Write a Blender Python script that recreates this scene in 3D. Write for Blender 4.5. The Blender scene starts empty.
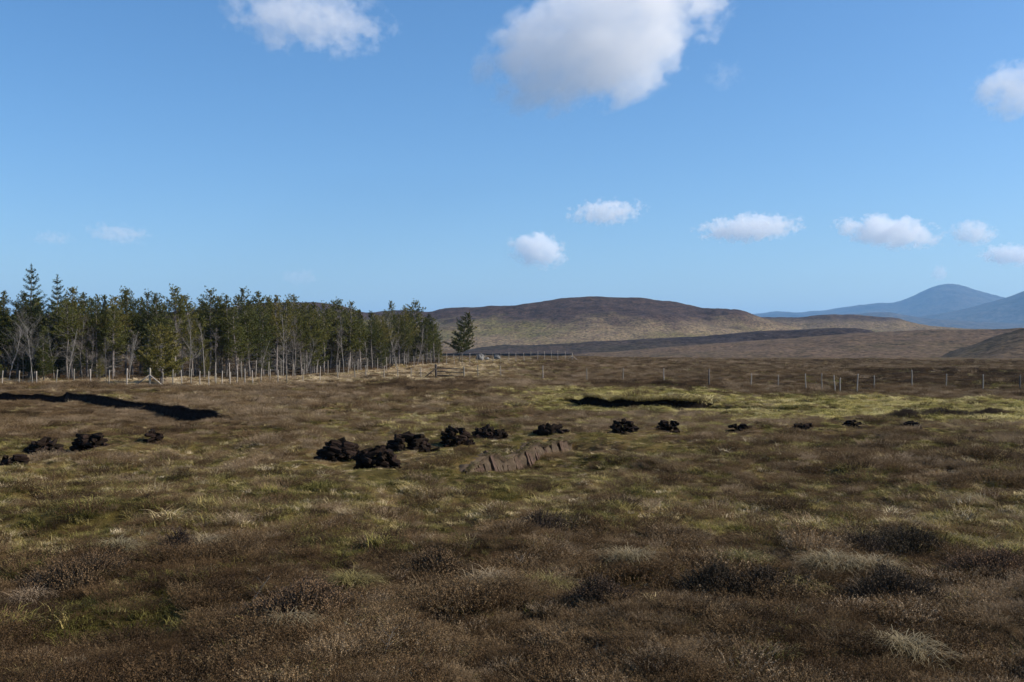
import bpy, bmesh, math, random
import numpy as np
from mathutils import Vector, Matrix, Euler

# ------------------------------------------------------------------ camera
FPX = 1000.0            # focal length in pixels at 1024 px width
CAMH = 3.0
HORIZ = 350.0           # image row of the level line of sight
SC = bpy.context.scene
COL = SC.collection
cam_d = bpy.data.cameras.new('camera')
cam = bpy.data.objects.new('camera', cam_d)
COL.objects.link(cam)
cam_d.sensor_width = 36.0
cam_d.lens = 36.0 * FPX / 1024.0
cam_d.clip_start = 0.1
cam_d.clip_end = 80000.0
cam.location = (0, 0, CAMH)
cam.rotation_euler = (math.radians(90) + math.atan((HORIZ - 341.0) / FPX), 0, 0)
SC.camera = cam

# ------------------------------------------------------------------ sky and sun
SUN_AZ, SUN_EL = 93.0, 36.0      # azimuth to the right of the view
world = bpy.data.worlds.new('World')
SC.world = world
world.use_nodes = True
wn = world.node_tree
sky = wn.nodes.new('ShaderNodeTexSky')
sky.sky_type = 'NISHITA'
sky.sun_disc = False
sky.sun_elevation = math.radians(SUN_EL)
sky.sun_rotation = math.radians(SUN_AZ)
sky.altitude = 150
sky.air_density = 1.0
sky.dust_density = 1.0
sky.ozone_density = 4.5
wn.nodes['Background'].inputs[1].default_value = 0.108
sat = wn.nodes.new('ShaderNodeHueSaturation'); sat.inputs['Saturation'].default_value = 1.18
wn.links.new(sky.outputs[0], sat.inputs['Color']); wn.links.new(sat.outputs[0], wn.nodes['Background'].inputs[0])

sun_d = bpy.data.lights.new('sun', 'SUN')
sun_d.energy = 5.0
sun_d.angle = math.radians(0.5)
sun_d.color = (1.0, 0.91, 0.78)
sun = bpy.data.objects.new('sun', sun_d)
COL.objects.link(sun)
sdir = Vector((math.sin(math.radians(SUN_AZ)) * math.cos(math.radians(SUN_EL)),
               math.cos(math.radians(SUN_AZ)) * math.cos(math.radians(SUN_EL)),
               math.sin(math.radians(SUN_EL))))
sun.rotation_euler = sdir.to_track_quat('Z', 'Y').to_euler()
sun.location = sdir * 60

SC.view_settings.view_transform = 'Standard'
SC.view_settings.look = 'None'
SC.view_settings.gamma = 1.0
SC.view_settings.exposure = 0.55
SC.cycles.use_denoising = True
SC.cycles.max_bounces = 9
SC.cycles.diffuse_bounces = 3
SC.cycles.volume_bounces = 8
SC.cycles.transparent_max_bounces = 12
SC.cycles.volume_max_steps = 256

rng = np.random.default_rng(7)
random.seed(7)

# ------------------------------------------------------------------ helpers
def tag(o, label=None, cat=None, group=None, kind=None):
    if label: o['label'] = label
    if cat: o['category'] = cat
    if group: o['group'] = group
    if kind: o['kind'] = kind
    return o

def make_mesh(name, V, F, smooth=False):
    """V (n,3), F (m,k) uniform polygon size or list of such arrays"""
    V = np.asarray(V, dtype=np.float32)
    Fs = [np.asarray(f, dtype=np.int32) for f in (F if isinstance(F, list) else [F]) if len(f)]
    me = bpy.data.meshes.new(name)
    me.vertices.add(len(V)); me.vertices.foreach_set('co', V.ravel())
    nl = sum(f.size for f in Fs); npoly = sum(len(f) for f in Fs)
    me.loops.add(nl); me.polygons.add(npoly)
    me.loops.foreach_set('vertex_index', np.concatenate([f.ravel() for f in Fs]))
    tot = np.concatenate([np.full(len(f), f.shape[1], np.int32) for f in Fs])
    st = np.concatenate([[0], np.cumsum(tot)[:-1]]).astype(np.int32)
    me.polygons.foreach_set('loop_start', st)
    if smooth: me.polygons.foreach_set('use_smooth', np.ones(npoly, bool))
    me.update(calc_edges=True)
    return me

def obj(name, me, m=None, parent=None, loc=(0, 0, 0)):
    if m is not None and not me.materials: me.materials.append(m)
    o = bpy.data.objects.new(name, me)
    COL.objects.link(o)
    o.location = loc
    if parent is not None: o.parent = parent
    return o

def empty(name, loc, rz=0.0):
    o = bpy.data.objects.new(name, None)
    o.empty_display_size = 0.2
    COL.objects.link(o); o.location = loc; o.rotation_euler = (0, 0, rz)
    return o

class MB:
    """collects quads / tris in one mesh"""
    def __init__(s): s.v = []; s.q = []; s.t = []; s.n = 0
    def add(s, V, Q=None, T=None):
        V = np.asarray(V, float).reshape(-1, 3)
        if Q is not None and len(Q): s.q.append(np.asarray(Q, int).reshape(-1, 4) + s.n)
        if T is not None and len(T): s.t.append(np.asarray(T, int).reshape(-1, 3) + s.n)
        s.v.append(V); s.n += len(V)
    def tube(s, P, R, k=5, cap=True):
        P = np.asarray(P, float); R = np.broadcast_to(np.asarray(R, float), (len(P),))
        T = np.gradient(P, axis=0); T /= np.linalg.norm(T, axis=1)[:, None] + 1e-9
        up = np.array([0., 0, 1]) if abs(T[0][2]) < 0.8 else np.array([1., 0, 0])
        A = np.cross(T, up); A /= np.linalg.norm(A, axis=1)[:, None] + 1e-9
        B = np.cross(T, A)
        a = np.arange(k) * 2 * np.pi / k
        V = P[:, None] + R[:, None, None] * (np.cos(a)[None, :, None] * A[:, None] + np.sin(a)[None, :, None] * B[:, None])
        i = np.arange(len(P) - 1)[:, None] * k; j = np.arange(k)[None]; j2 = (j + 1) % k
        Q = np.stack([i + j, i + j2, i + k + j2, i + k + j], -1).reshape(-1, 4)
        V = V.reshape(-1, 3); Tt = None
        if cap:
            n = len(V); V = np.vstack([V, P[-1] + T[-1] * R[-1] * .3, P[0] - T[0] * R[0] * .3])
            l = (len(P) - 1) * k; jj = np.arange(k)
            Tt = np.vstack([np.stack([l + jj, l + (jj + 1) % k, np.full(k, n)], 1), np.stack([(jj + 1) % k, jj, np.full(k, n + 1)], 1)])
        s.add(V, Q, Tt)
    def mesh(s, name, smooth=False):
        F = []
        if s.q: F.append(np.vstack(s.q))
        if s.t: F.append(np.vstack(s.t))
        return make_mesh(name, np.vstack(s.v), F, smooth)

def smooth(x, a, b):
    t = np.clip((x - a) / (b - a), 0, 1)
    return t * t * (3 - 2 * t)

def _hash(ix, iy, seed):
    h = (ix.astype(np.int64) * 374761393 + iy.astype(np.int64) * 668265263 + seed * 1442695041) & 0xffffffff
    h = ((h ^ (h >> 13)) * 1274126177) & 0xffffffff
    h = h ^ (h >> 16)
    return (h & 0xffff) / 32767.5 - 1.0

def vn(x, y, seed=0):
    x = np.asarray(x, float); y = np.asarray(y, float)
    ix = np.floor(x); iy = np.floor(y); fx = x - ix; fy = y - iy
    fx = fx * fx * fx * (fx * (fx * 6 - 15) + 10); fy = fy * fy * fy * (fy * (fy * 6 - 15) + 10)
    a = _hash(ix, iy, seed); b = _hash(ix + 1, iy, seed); c = _hash(ix, iy + 1, seed); d = _hash(ix + 1, iy + 1, seed)
    return (a * (1 - fx) + b * fx) * (1 - fy) + (c * (1 - fx) + d * fx) * fy

def fbm(x, y, seed=0, o=4, g=0.5):
    s = 0; a = 1; n = 0
    for k in range(o):
        s = s + a * vn(x * 2 ** k + 17.3 * k, y * 2 ** k - 9.1 * k, seed + k); n += a; a *= g
    return s / n

# ------------------------------------------------------------------ materials
def new_mat(name):
    m = bpy.data.materials.new(name); m.use_nodes = True
    return m, m.node_tree.nodes, m.node_tree.links, m.node_tree.nodes['Principled BSDF']

def ramp(N, stops, interp='LINEAR'):
    r = N.new('ShaderNodeValToRGB'); r.color_ramp.interpolation = interp
    e = r.color_ramp.elements
    while len(e) < len(stops): e.new(0.5)
    for i, (p, c) in enumerate(stops):
        e[i].position = p; e[i].color = (*c, 1) if len(c) == 3 else c
    return r

def noise(N, L, scale, detail=5, rough=.6, vec=None, dims='3D'):
    n = N.new('ShaderNodeTexNoise'); n.noise_dimensions = dims
    n.inputs['Scale'].default_value = scale; n.inputs['Detail'].default_value = detail; n.inputs['Roughness'].default_value = rough
    if vec is not None: L.new(vec, n.inputs['Vector'])
    return n

def mixc(N, L, fac, a, b, mode='MIX'):
    n = N.new('ShaderNodeMix'); n.data_type = 'RGBA'; n.blend_type = mode
    for sock, v in ((n.inputs[0], fac), (n.inputs[6], a), (n.inputs[7], b)):
        if hasattr(v, 'is_linked'): L.new(v, sock)
        elif isinstance(v, (int, float)): sock.default_value = v
        else: sock.default_value = (*v, 1)
    return n.outputs[2]

def math_n(N, L, op, a, b=None, c=None, clamp=False):
    n = N.new('ShaderNodeMath'); n.operation = op; n.use_clamp = clamp
    for s, v in zip(n.inputs, (a, b, c)):
        if v is None: continue
        if hasattr(v, 'is_linked'): L.new(v, s)
        else: s.default_value = v
    return n.outputs[0]

def simple_mat(name, stops, scale=6, rough=.9, bump=.3, bscale=30, rand=0.25, trans=0.0, objrand=True, spec=.2):
    """noise-ramped colour, per-object brightness change, fine bump"""
    m, N, L, P = new_mat(name)
    tc = N.new('ShaderNodeTexCoord')
    n = noise(N, L, scale, 6, .65, tc.outputs['Object'])
    r = ramp(N, stops); L.new(n.outputs['Fac'], r.inputs[0])
    col = r.outputs[0]
    if objrand:
        oi = N.new('ShaderNodeObjectInfo')
        hsv = N.new('ShaderNodeHueSaturation')
        v = math_n(N, L, 'MULTIPLY_ADD', oi.outputs['Random'], rand * 2, 1 - rand)
        L.new(v, hsv.inputs['Value']); L.new(col, hsv.inputs['Color'])
        h = math_n(N, L, 'MULTIPLY_ADD', oi.outputs['Random'], -.03, .515); L.new(h, hsv.inputs['Hue'])
        col = hsv.outputs[0]
    L.new(col, P.inputs['Base Color'])
    P.inputs['Roughness'].default_value = rough
    P.inputs['Specular IOR Level'].default_value = spec
    if bump:
        b = N.new('ShaderNodeBump'); b.inputs['Strength'].default_value = bump; b.inputs['Distance'].default_value = .03
        n2 = noise(N, L, bscale, 5, .7, tc.outputs['Object']); L.new(n2.outputs['Fac'], b.inputs['Height'])
        L.new(b.outputs[0], P.inputs['Normal'])
    if trans:
        t = N.new('ShaderNodeBsdfTranslucent'); L.new(col, t.inputs[0])
        mx = N.new('ShaderNodeMixShader'); mx.inputs[0].default_value = trans
        L.new(P.outputs[0], mx.inputs[1]); L.new(t.outputs[0], mx.inputs[2])
        L.new(mx.outputs[0], N['Material Output'].inputs['Surface'])
    return m

def tint_mat(name, stops, trans=.15, rand=.45):
    """plants of a scatter: colour chosen by the plant's own tint value and its random value"""
    m, N, L, P = new_mat(name)
    at = N.new('ShaderNodeAttribute'); at.attribute_type = 'INSTANCER'; at.attribute_name = 'tint'
    oi = N.new('ShaderNodeObjectInfo')
    geo = N.new('ShaderNodeNewGeometry')
    f = math_n(N, L, 'ADD', at.outputs['Fac'], math_n(N, L, 'MULTIPLY_ADD', geo.outputs['Random Per Island'], .2, -.1), clamp=True)
    r = ramp(N, stops); L.new(f, r.inputs[0])
    hsv = N.new('ShaderNodeHueSaturation'); L.new(r.outputs[0], hsv.inputs['Color'])
    L.new(math_n(N, L, 'MULTIPLY_ADD', oi.outputs['Random'], rand * 2, 1 - rand), hsv.inputs['Value'])
    L.new(hsv.outputs[0], P.inputs['Base Color'])
    P.inputs['Roughness'].default_value = .8; P.inputs['Specular IOR Level'].default_value = .15
    t = N.new('ShaderNodeBsdfTranslucent'); L.new(hsv.outputs[0], t.inputs[0])
    mx = N.new('ShaderNodeMixShader'); mx.inputs[0].default_value = trans
    L.new(P.outputs[0], mx.inputs[1]); L.new(t.outputs[0], mx.inputs[2])
    L.new(mx.outputs[0], N['Material Output'].inputs['Surface'])
    return m

HEATHER_STOPS = [(0, (.042, .025, .012)), (.35, (.108, .066, .031)), (.7, (.182, .122, .062)), (1, (.29, .215, .135))]
GRASS_STOPS = [(0, (.088, .08, .02)), (.3, (.178, .152, .043)), (.6, (.285, .222, .088)), (.85, (.42, .33, .18)), (1, (.55, .455, .3))]
GREEN_STOPS = [(0, (.115, .11, .03)), (.35, (.23, .205, .055)), (.7, (.38, .32, .11)), (1, (.52, .44, .22))]
M = {}
M['heather'] = tint_mat('heather', HEATHER_STOPS, .2)
M['grass'] = tint_mat('moor_grass', GRASS_STOPS, .25)
M['green'] = tint_mat('green_grass', GREEN_STOPS, .25)
M['peat'] = simple_mat('peat', [(0, (.005, .0035, .0025)), (.5, (.014, .0095, .007)), (.75, (.034, .024, .018)), (1, (.07, .054, .043))], 9, .95, .5, 25, .35, spec=.04)
M['peat_dry'] = simple_mat('dry_peat', [(.25, (.03, .02, .013)), (.5, (.062, .041, .027)), (.7, (.108, .074, .05)), (1, (.175, .128, .092))], 9, .9, .6, 14, .1)
M['needles'] = simple_mat('pine_needles', [(.25, (.034, .042, .010)), (.5, (.07, .076, .016)), (.75, (.14, .128, .028))], 1.3, .75, 0, rand=.35, trans=.2)
M['needles_olive'] = simple_mat('olive_needles', [(.25, (.05, .05, .012)), (.5, (.105, .098, .02)), (.75, (.18, .145, .034))], 1.3, .75, 0, rand=.3, trans=.2)
M['needles_spruce'] = simple_mat('spruce_needles', [(.25, (.018, .03, .014)), (.5, (.032, .048, .02)), (.75, (.06, .075, .03))], 1.5, .75, 0, rand=.2, trans=.15)
M['bark'] = simple_mat('pine_bark', [(.3, (.09, .078, .068)), (.6, (.19, .168, .15)), (.8, (.32, .29, .26))], 4, .95, .5, 20, .3)
M['dead'] = simple_mat('dead_branch', [(.3, (.11, .1, .09)), (.6, (.2, .185, .165)), (.8, (.3, .285, .25))], 3, .95, 0, rand=.3)
M['birch'] = simple_mat('pale_bark', [(.3, (.16, .145, .13)), (.55, (.28, .26, .235)), (.8, (.42, .39, .36))], 5, .9, .3, 20, .2)
M['twig'] = simple_mat('bare_twig', [(.3, (.1, .083, .075)), (.6, (.19, .165, .148)), (.8, (.27, .24, .215))], 3, .95, 0, rand=.3)
M['post'] = simple_mat('weathered_wood', [(.3, (.2, .175, .14)), (.6, (.32, .285, .235)), (.8, (.46, .41, .35))], 7, .9, .4, 40, .3)
M['post_grey'] = simple_mat('grey_wood', [(.3, (.07, .063, .053)), (.6, (.125, .11, .093)), (.8, (.2, .18, .155))], 7, .9, .4, 40, .3)
M['post_dark'] = simple_mat('dark_wood', [(.3, (.03, .026, .022)), (.6, (.07, .06, .05)), (.8, (.12, .1, .085))], 7, .9, .4, 40, .2)
M['wire'] = simple_mat('fence_wire', [(.3, (.12, .12, .12)), (.8, (.25, .25, .24))], 20, .5, 0)
M['rock'] = simple_mat('grey_rock', [(.3, (.07, .065, .06)), (.5, (.15, .145, .135)), (.75, (.26, .25, .24))], 3, .9, .6, 8, .1)
M['heather_bush'] = simple_mat('heather_bush', HEATHER_STOPS, 4, .85, 0, rand=.2, trans=.1)
M['heather_dark'] = simple_mat('dark_heather', [(.3, (.036, .024, .013)), (.55, (.065, .043, .024)), (.8, (.12, .08, .046))], 4, .85, 0, rand=.2, trans=.1)
M['stem'] = simple_mat('heather_stem', [(.3, (.04, .03, .024)), (.8, (.1, .08, .065))], 10, .9, 0)
M['straw'] = simple_mat('straw_grass', [(.3, (.16, .12, .065)), (.5, (.25, .195, .115)), (.75, (.38, .31, .2))], 3, .8, 0, rand=.15, trans=.25)
M['tuss_green'] = simple_mat('tussock_green', [(.3, (.10, .088, .03)), (.5, (.17, .14, .05)), (.75, (.3, .245, .1))], 3, .8, 0, rand=.2, trans=.25)

# ------------------------------------------------------------------ terrain
def D(py, z=0.0): return (CAMH - z) * FPX / (py - HORIZ)
def XY(px, d): return ((px - 512.0) * d / FPX, d)

BANKS = {  # name: plan polyline (left to right as seen), depth, length of the sloping floor in front
    'left': ([XY(-14, 65), XY(20, 64), XY(66, 63.5), XY(89, 60), XY(132, 56), XY(152, 53), XY(173, 49.5), XY(211, 46.5), XY(240, 42)], .54, 13.),
    'cut': ([XY(464, 25.2), XY(484, 26.6), XY(502, 28.2), XY(530, 29.7), XY(545, 31.2), XY(572, 33.4)], .40, 6.),
    'stream': ([XY(566, 58.5), XY(588, 57.5), XY(608, 55.5), XY(640, 54.5), XY(690, 54), XY(716, 56)], .5, 12.),
}
def seg_dist(x, y, pts):
    """distance in front (+, camera side) of a polyline, and arclength fraction"""
    best = np.full(x.shape, 1e9); sgn = np.zeros(x.shape); frac = np.zeros(x.shape)
    pts = np.array(pts); seg = np.diff(pts, axis=0); ln = np.linalg.norm(seg, axis=1); tot = ln.sum(); acc = 0
    for i in range(len(seg)):
        dx = x - pts[i, 0]; dy = y - pts[i, 1]
        u = (dx * seg[i, 0] + dy * seg[i, 1]) / ln[i] ** 2
        uc = np.clip(u, 0, 1)
        dd = np.hypot(dx - uc * seg[i, 0], dy - uc * seg[i, 1])
        cr = (seg[i, 0] * dy - seg[i, 1] * dx)          # <0 : right-hand side = camera side for left-to-right lines
        m = dd < best
        best = np.where(m, dd, best); sgn = np.where(m, np.where(cr < 0, 1., -1.), sgn)
        frac = np.where(m, (acc + uc * ln[i]) / tot, frac)
        acc += ln[i]
    return best, sgn, frac

def base_z(x, y):
    d = np.hypot(x, y)
    near = 1 - smooth(d, 150, 400)
    z = near * (.10 * vn(x / 7, y / 7, 1) + .075 * vn(x / 2.3, y / 2.3, 2) + .045 * vn(x / .9, y / .9, 3))
    z = z + .20 * vn(x / 26, y / 26, 4) * smooth(d, 30, 80)
    z = z + (1 - smooth(d, 22, 60) * .6) * (1 - smooth(d, 80, 140)) * (.17 * vn(x / 1.5, y / 1.5, 5) + .075 * vn(x / .6, y / .6, 6) + .04 * vn(x / .33, y / .33, 16))
    z = z + smooth(d, 40, 75) * (1 - smooth(d, 330, 430)) * (.20 * np.abs(vn(x / 3.4, y / 3.4, 7)) + .16 * vn(x / 8, y / 8, 8))
    z = z + 1.35 * (1 - smooth(d, 1.5, 5.5))
    z = z + .9 * smooth(d, 105, 190) * (1 - smooth(x / np.maximum(y, 1), .05, .2)) * (1 - smooth(d, 250, 420))
    far = smooth(d, 430, 700)
    z = z - 2.5 * smooth(d, 400, 560) + 21 * smooth(d, 620, 1900) + far * 1.2 * fbm(x / 180, y / 180, 9, 3)
    return z

def terrain(x, y):
    x = np.asarray(x, float); y = np.asarray(y, float)
    z = base_z(x, y)
    for nm, (pts, dep, wf) in BANKS.items():
        P = np.array(pts)
        m = (x > P[:, 0].min() - wf) & (x < P[:, 0].max() + wf) & (y > P[:, 1].min() - wf) & (y < P[:, 1].max() + wf)
        if not m.any(): continue
        dist, sg, fr = seg_dist(x[m], y[m], pts)
        tap = smooth(fr, 0.0, .10) * (1 - smooth(fr, .9, 1.0))
        if nm == 'stream': tap = tap * np.clip(.75 + .6 * vn(fr * 14, fr * 0 + 6, 33), .25, 1.15)
        else: tap = smooth(fr, 0, .03) * (1 - smooth(fr, .9, 1.)) * (.88 + .14 * vn(fr * 12, fr * 0 + 3, 34))
        low = dep * tap * np.where(sg > 0, 1 - np.clip(dist / wf, 0, 1), 0)
        up = .10 * tap * np.where(sg < 0, np.exp(-(dist / 2.0) ** 2), 0)
        zz = z[m]; z[m] = zz - low + up
    return z
def tz(x, y): return float(terrain(np.array([x]), np.array([y]))[0])

def ground_at(px, py):
    """where the sight line through a pixel meets the moor"""
    d = D(py)
    for _ in range(12):
        x, y = XY(px, d)
        d = .5 * d + .5 * (CAMH - tz(x, y)) * FPX / (py - HORIZ)
    x, y = XY(px, d)
    return Vector((x, y, tz(x, y)))

def cover(x, y):
    """what grows where: heather share, green share, tint of the grass (0 olive .. 1 straw), tint of heather"""
    d = np.maximum(y, 1.0); px = 512 + FPX * x / d; py = HORIZ + CAMH * FPX / np.maximum(np.hypot(x, y), 1)
    n1 = fbm(x / 6, y / 9, 21, 3); n2 = fbm(x / 1.4, y / 1.6, 25, 3); n3 = fbm(x / 18, y / 30, 28, 2)
    band = lambda v, a, b, s: smooth(v, a - s, a + s) * (1 - smooth(v, b - s, b + s))
    H = np.full(x.shape, .52)
    H = H + .17 * smooth(py, 500, 590) + .08 * smooth(py, 590, 660)                  # brown foreground
    H = H - .34 * band(py, 436, 528, 10) * (1 - .75 * smooth(px, 600, 700) * band(py, 436, 485, 10))
    H = H + .12 * band(py, 357, 392, 4)
    H = H - .18 * band(py, 395, 436, 5) * (1 - smooth(px, 430, 520))
    H = H - .15 * smooth(px, 620, 900) * band(py, 485, 530, 10)
    H = np.clip(H + .35 * n1 + .55 * n2, 0, 1)
    strip = smooth(px, 455, 560) * band(py, 391 + 4 * smooth(px, 700, 760), 412 + 6 * smooth(px, 700, 760), 4)
    G = np.clip(strip * .95 + .5 * n2 + .2 * n3, 0, 1) * smooth(strip, 0, .4)
    G = np.maximum(G, np.clip(.35 * band(py, 416, 434, 4) * smooth(px, 330, 450) + .6 * n1 - .15, 0, 1) * band(py, 412, 438, 4))
    T = .44 + .14 * strip + .45 * n2 + .22 * n1 + .22 * smooth(py, 350, 395) * (1 - smooth(py, 395, 440)) * (1 - smooth(px, 440, 520)) \
        + .04 * band(py, 440, 530, 12) - .08 * smooth(py, 540, 620)
    straw = (1 - smooth(px, 440, 600)) * band(py, 362, 385, 3)      # pale grass at the foot of the wood
    T = T + .4 * straw; H = H * (1 - .9 * straw)
    wood = (1 - smooth(px, 430, 455)) * smooth(d, np.interp(px, [-120, 0, 150, 250, 350, 440], [86, 87, 90, 102, 128, 158]) + 1, np.interp(px, [-120, 0, 150, 250, 350, 440], [86, 87, 90, 102, 128, 158]) + 4) * (1 - smooth(d, 170, 200))
    H = np.maximum(H, wood); T = T - .3 * wood
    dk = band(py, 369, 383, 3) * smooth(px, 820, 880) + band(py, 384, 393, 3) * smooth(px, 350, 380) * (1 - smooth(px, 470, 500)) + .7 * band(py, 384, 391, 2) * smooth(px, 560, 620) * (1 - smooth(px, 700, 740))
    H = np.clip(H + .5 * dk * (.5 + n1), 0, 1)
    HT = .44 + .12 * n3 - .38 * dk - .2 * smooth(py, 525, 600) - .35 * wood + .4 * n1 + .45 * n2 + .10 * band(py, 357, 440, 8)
    return H, G, np.clip(T, 0, 1), np.clip(HT, 0, 1)

# --- ground sheet: rings round the viewpoint, fine where the photograph looks
def build_ground():
    R = [0.6]
    while R[-1] < 60000:
        r = R[-1]
        if r < 6: s = .5
        elif r < 70: s = .16
        else: s = .16 * (r / 70) ** 1.75 if r < 900 else r * .06
        R.append(r + s)
    R = np.array(R)
    fine = np.radians(np.linspace(-35, 35, 480))
    rest = np.radians(np.linspace(36, 324, 60))[1:-1]
    A = np.concatenate([fine, rest]); na = len(A)
    X = R[:, None] * np.sin(A)[None]; Y = R[:, None] * np.cos(A)[None]
    Z = terrain(X.ravel(), Y.ravel())
    V = np.stack([X.ravel(), Y.ravel(), Z], 1)
    i = np.arange(len(R) - 1)[:, None] * na; j = np.arange(na)[None]; j2 = (j + 1) % na
    Q = np.stack([i + j, i + na + j, i + na + j2, i + j2], -1).reshape(-1, 4)
    V = np.vstack([V, [[0, 0, float(Z[:na].mean())]]])
    jj = np.arange(na); T = np.stack([jj, (jj + 1) % na, np.full(na, len(V) - 1)], 1)
    me = make_mesh('moor', V, [Q, T], True)
    H, G, Tn, HT = cover(V[:, 0], V[:, 1])
    for nm, a in (('heath', H), ('green', G), ('tone', Tn), ('htone', HT)):
        at = me.attributes.new(nm, 'FLOAT', 'POINT'); at.data.foreach_set('value', a.astype(np.float32))
    return me

def ground_mat():
    m, N, L, P = new_mat('moor_ground')
    def attr(n):
        a = N.new('ShaderNodeAttribute'); a.attribute_name = n; return a.outputs['Fac']
    geo = N.new('ShaderNodeNewGeometry')
    pos = geo.outputs['Position']
    n1 = noise(N, L, 2.5, 8, .7, pos); n2 = noise(N, L, .35, 6, .6, pos); n4 = noise(N, L, .02, 6, .6, pos)
    k = math_n(N, L, 'MULTIPLY_ADD', n1.outputs['Fac'], .9, -.45)
    k2 = math_n(N, L, 'MULTIPLY_ADD', n2.outputs['Fac'], .8, -.4)
    kk = math_n(N, L, 'ADD', k, k2)
    hr = ramp(N, HEATHER_STOPS); L.new(math_n(N, L, 'ADD', attr('htone'), kk, clamp=True), hr.inputs[0])
    gr = ramp(N, GRASS_STOPS); L.new(math_n(N, L, 'ADD', attr('tone'), kk, clamp=True), gr.inputs[0])
    er = ramp(N, GREEN_STOPS); L.new(math_n(N, L, 'ADD', attr('tone'), kk, clamp=True), er.inputs[0])
    hm = math_n(N, L, 'ADD', attr('heath'), kk)
    hm = math_n(N, L, 'MULTIPLY_ADD', hm, 2.2, -.6, clamp=True)
    far = math_n(N, L, 'MULTIPLY_ADD', n4.outputs['Fac'], .9, -.2, clamp=True)
    c = mixc(N, L, hm, gr.outputs[0], hr.outputs[0])
    c = mixc(N, L, attr('green'), c, er.outputs[0])
    c = mixc(N, L, 1.0, c, mixc(N, L, far, (.33, .28, .26), (.78, .72, .62)), 'MULTIPLY')
    L.new(c, P.inputs['Base Color'])
    P.inputs['Roughness'].default_value = .95; P.inputs['Specular IOR Level'].default_value = .1
    b = N.new('ShaderNodeBump'); b.inputs['Strength'].default_value = .8; b.inputs['Distance'].default_value = .12
    n3 = noise(N, L, 5, 8, .75, pos); L.new(n3.outputs['Fac'], b.inputs['Height']); L.new(b.outputs[0], P.inputs['Normal'])
    return m
moor = obj('moor', build_ground(), ground_mat())
tag(moor, 'brown heather and grass moor reaching to the hills', 'moor', kind='structure')

# ------------------------------------------------------------------ hills
def hill_mat(name, heath, straw, zlo, zhi, nscale, amp, green=(.125, .115, .05)):
    m, N, L, P = new_mat(name)
    geo = N.new('ShaderNodeNewGeometry'); pos = geo.outputs['Position']
    sep = N.new('ShaderNodeSeparateXYZ'); L.new(pos, sep.inputs[0])
    mp = N.new('ShaderNodeMapping'); L.new(pos, mp.inputs[0]); mp.inputs['Scale'].default_value = (1, .6, 1.6)
    n1 = noise(N, L, nscale, 8, .62, mp.outputs[0]); n2 = noise(N, L, nscale * 5, 8, .7, mp.outputs[0]); n3 = noise(N, L, nscale * .45, 4, .5, pos)
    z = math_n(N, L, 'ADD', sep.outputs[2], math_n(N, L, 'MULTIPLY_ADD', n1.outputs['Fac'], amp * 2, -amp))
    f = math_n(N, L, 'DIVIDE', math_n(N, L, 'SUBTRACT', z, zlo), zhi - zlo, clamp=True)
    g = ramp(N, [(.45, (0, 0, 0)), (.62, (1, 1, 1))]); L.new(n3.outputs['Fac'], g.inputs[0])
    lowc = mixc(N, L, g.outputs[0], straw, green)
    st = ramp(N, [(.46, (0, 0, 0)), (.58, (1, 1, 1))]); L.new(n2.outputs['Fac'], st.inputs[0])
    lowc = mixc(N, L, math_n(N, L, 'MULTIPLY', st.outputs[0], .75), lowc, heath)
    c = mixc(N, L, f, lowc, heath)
    v = ramp(N, [(.36, (.5, .5, .5)), (.64, (1.6, 1.53, 1.4))]); L.new(n2.outputs['Fac'], v.inputs[0])
    c = mixc(N, L, 1.0, c, v.outputs[0], 'MULTIPLY')
    n5 = noise(N, L, nscale * 18, 6, .75, mp.outputs[0]); v2 = ramp(N, [(.38, (.4, .38, .36)), (.62, (1.65, 1.6, 1.5))]); L.new(n5.outputs['Fac'], v2.inputs[0])
    c = mixc(N, L, 1.0, c, v2.outputs[0], 'MULTIPLY')
    L.new(c, P.inputs['Base Color']); P.inputs['Roughness'].default_value = .95; P.inputs['Specular IOR Level'].default_value = .05
    b = N.new('ShaderNodeBump'); b.inputs['Strength'].default_value = .7; b.inputs['Distance'].default_value = .35 / nscale * .05
    L.new(n2.outputs['Fac'], b.inputs['Height']); L.new(b.outputs[0], P.inputs['Normal'])
    return m

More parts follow.
